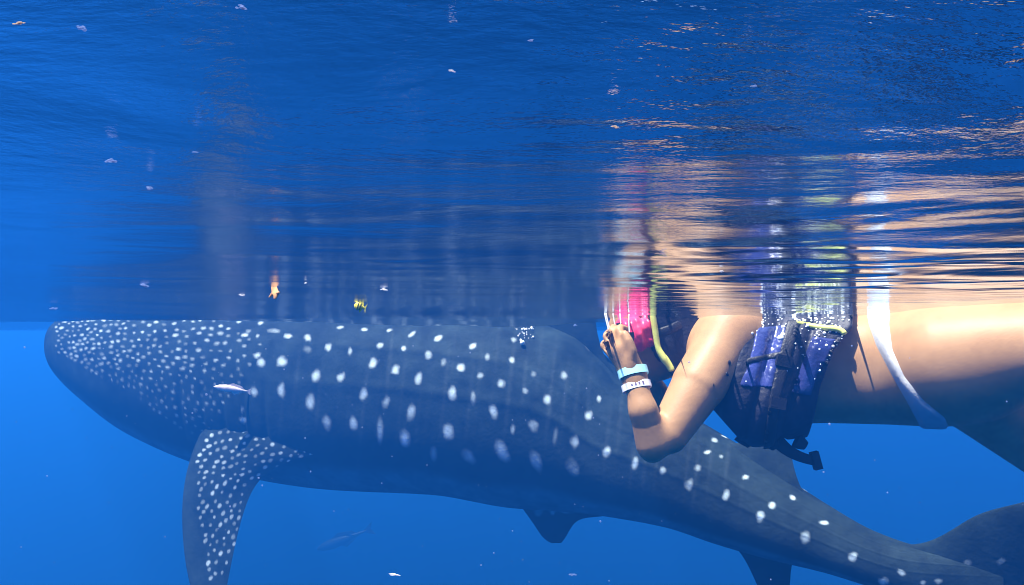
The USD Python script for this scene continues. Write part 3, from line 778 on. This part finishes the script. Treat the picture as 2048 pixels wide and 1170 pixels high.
def plate(pts, th, T):
    from shapely import Polygon
    e = trimesh.creation.extrude_polygon(Polygon(pts), th, engine='earcut')       # x, z outline
    v = e.vertices.copy(); e.vertices = np.stack([v[:, 0], v[:, 2] - th / 2, v[:, 1]], 1)
    e.invert(); e.apply_transform(T)
    return e


def fish(name, label, cat, c, L, hgt, wid, rot, m_body, m_fin, yaw=0., bend=0., stripes=None):
    T = trimesh.transformations.rotation_matrix(math.radians(yaw), [0, 0, 1]) @ trimesh.transformations.rotation_matrix(math.radians(rot), [0, 1, 0])
    T[:3, 3] = c
    o = thing(name, label, cat)
    b_ = fish_body(L, hgt, wid, bend=bend); b_.apply_transform(T); obj('body', b_, m_body, o)
    yb = np.eye(4); yb[1, 3] = bend * .36
    obj('tail_fin', plate([(L * .44, 0.07 * hgt), (L * .64, .62 * hgt), (L * .58, 0), (L * .64, -.62 * hgt), (L * .44, -.07 * hgt)], wid * .12, T @ yb), m_fin, o, smooth=False)
    obj('dorsal_fin', plate([(-L * .15, .42 * hgt), (L * .02, .78 * hgt), (L * .3, .52 * hgt), (L * .36, .22 * hgt), (0, .35 * hgt)], wid * .1, T), m_fin, o, smooth=False)
    obj('anal_fin', plate([(L * .02, -.4 * hgt), (L * .12, -.72 * hgt), (L * .34, -.25 * hgt)], wid * .1, T), m_fin, o, smooth=False)
    for k_ in stripes or ():
        w = np.interp(k_ + .5, [0, .05, .15, .35, .6, .85, .95, 1], [.05, .35, .72, 1, .8, .32, .2, .14])
        s_b = trimesh.creation.cylinder(1, 1, sections=20); s_b.vertices = np.stack([s_b.vertices[:, 2] * L * .07 + k_ * L, s_b.vertices[:, 0] * wid / 2 * w * 1.06 , s_b.vertices[:, 1] * hgt / 2 * w * 1.06], 1)
        s_b.apply_transform(T); obj('stripe', s_b, M_black, o)
    return o


M_pale = mat('fish_pale', (.62, .50, .48), .4, .3, noise=30.)
M_dark = mat('fish_dark', (.030, .034, .040), .5, .2)
M_gold = mat('fish_yellow', (.75, .62, .07), .4, .3)
M_orange = mat('weed_orange', (.62, .30, .13), .5, .2, noise=120., amount=.4)
fish('remora', 'slim pale pinkish fish hovering at the shark\'s gills', 'fish', A(462, 778, 3.40), .16, .036, .03, 9, M_pale, M_pale, yaw=10)
fish('far_fish', 'dim dark fish silhouette deep below the shark\'s belly', 'fish', A(678, 1083, 15.0), 1.2, .22, .20, -22, M_dark, M_dark, yaw=-15, bend=.45)
fish('pilot_fish', 'tiny yellow fish with black stripes just above the shark\'s back', 'fish', A(719, 613, .93), .015, .011, .006, 15, M_gold, M_gold, stripes=(-.12, .1))
wd = thing('weed_scrap', 'orange scrap of seaweed hanging under the surface over the shark\'s head', 'seaweed')
obj('blade', tube([A(552, 563, .60), A(548, 575, .60), A(551, 588, .598), A(549, 598, .597)], [.0008, .0026, .0032, .001], 16, 8, flat=.3), M_orange, wd)
obj('blade', tube([A(551, 580, .60), A(543, 590, .60), A(538, 595, .60)], [.001, .0018, .0006], 10, 6, flat=.4), M_orange, wd)
obj('float', trimesh.Trimesh(ico.vertices * .0016 + A(556, 586, .597), ico.faces), M_orange, wd)
def film(name, color, clear):
    return usdkit.material(stage, '/World/Looks/' + name, {"d": ("diffuse_bsdf", {"color": color}), "l": ("translucent_bsdf", {"color": color}), "h": ("mix_closure", {"fac": .4}), "t": ("transparent_bsdf", {}), "m": ("mix_closure", {"fac": clear})},
                           [("d.BSDF", "h.closure1"), ("l.BSDF", "h.closure2"), ("h.closure", "m.closure1"), ("t.BSDF", "m.closure2")], surface="m.closure")


M_fleck, M_fleck2, M_fleck3 = film('fleck_white', (.75, .74, .78), .3), film('fleck_lilac', (.26, .34, .58), .6), film('fleck_cream', (.72, .56, .42), .3)
mp = [P(rng.uniform(0, 2048), rng.uniform(690, 1170), Y_) for Y_ in rng.uniform(.5, 2.6, 170)]
obj('motes', bubbles(mp, rng.uniform(.0004, .0011, 170)), M_fleck2, kind='stuff', label='fine pale motes suspended through the blue water')
FLECKS = [(36, 46, 40, 13, 0, 0, 3, 'cream fleck drifting at the far top left of the frame'), (905, 142, 26, 9, 5, 0, 1, 'white fleck high over the middle of the shark'),
          (1232, 254, 36, 12, 5, 0, 3, 'pinkish cream fleck above the reflection of the swimmer\'s head'), (790, 1150, 34, 10, 10, 1.4, 1, 'bright white fleck low in the water under the shark\'s belly'),
          (1146, 1150, 26, 8, 0, 2.2, 2, 'dim lilac fleck low in the water below the pelvic fin'), (485, 590, 22, 8, 0, 0, 1, 'white fleck left of the orange seaweed scrap'),
          (611, 566, 9, 8, 0, 0, 1, 'round white speck right of the orange seaweed scrap'), (769, 579, 28, 11, 8, 0, 1, 'white fleck up right of the tiny yellow fish'),
          (298, 377, 26, 17, 35, 0, 2, 'tilted lilac fleck above the shark\'s head'), (165, 57, 30, 18, 30, 0, 2, 'lilac fleck near the cream one at top left'),
          (480, 14, 42, 20, 15, 0, 2, 'broad dim lilac fleck at the top edge'), (1061, 81, 24, 9, -8, 0, 2, 'lilac fleck at upper centre right of the white one'),
          (1509, 172, 24, 8, 0, 0, 2, 'lilac fleck high above the swimmer\'s vest'), (290, 571, 30, 14, 12, 0, 2, 'dim lilac fleck just over the shark\'s snout'),
          (108, 617, 28, 8, 0, 0, 2, 'thin pale fleck at the tip of the shark\'s snout'), (1443, 543, 13, 7, 0, 0, 1, 'small white speck right of the mirrored skin over the swimmer\'s shoulder'),
          (1560, 573, 22, 7, 0, 0, 2, 'lilac fleck above the vest'), (1150, 651, 12, 12, 0, 2.6, 2, 'round pale speck before the dorsal fin'),
          (390, 304, 20, 6, 0, 0, 2, 'thin lilac fleck above the shark\'s gills, high in the ripples'), (220, 322, 34, 18, 0, 0, 2, 'soft lilac fleck left of the thin one')]
for x, y, w, h, t, Y_, k, lab in FLECKS:
    if not Y_:
        d = ray(x, y); Y_ = .96 * (DEPTH - .001) / max(d[2] / d[1], 1e-6)
        Y_ = min(Y_, 1.0)
    q_ = P(x, y, Y_); s = Y_ / F
    r_ = np.random.default_rng(int(x + y))
    crumbs = []
    for _ in range(9):
        e = trimesh.creation.icosphere(1, 1.0)
        a_, b_ = r_.uniform(0, 6.28), math.sqrt(r_.uniform(0, .7))
        e.vertices = e.vertices * (1 + .5 * (meshkit.noise(e.vertices * 1.7 + r_.uniform(0, 50, 3)) - .5)[:, None]) * np.array([r_.uniform(.18, .42) * w, .25 * min(w, h), r_.uniform(.2, .42) * h]) * .62
        e.vertices += np.array([b_ * math.cos(a_) * w * .42, r_.uniform(-.3, .3) * h, b_ * math.sin(a_) * h * .40])
        crumbs.append(e)
    e = trimesh.util.concatenate(crumbs); e.vertices *= s
    e.apply_transform(trimesh.transformations.rotation_matrix(math.radians(t), [0, 1, 0])); e.apply_translation(q_)
    e.vertices = q_ + (e.vertices - q_) * np.array([.72, .72, .55])
    obj('drifting_fleck', e, {1: M_fleck, 2: M_fleck2, 3: M_fleck3}[k], label=lab, cat='fleck', group='pale flecks drifting in the water')
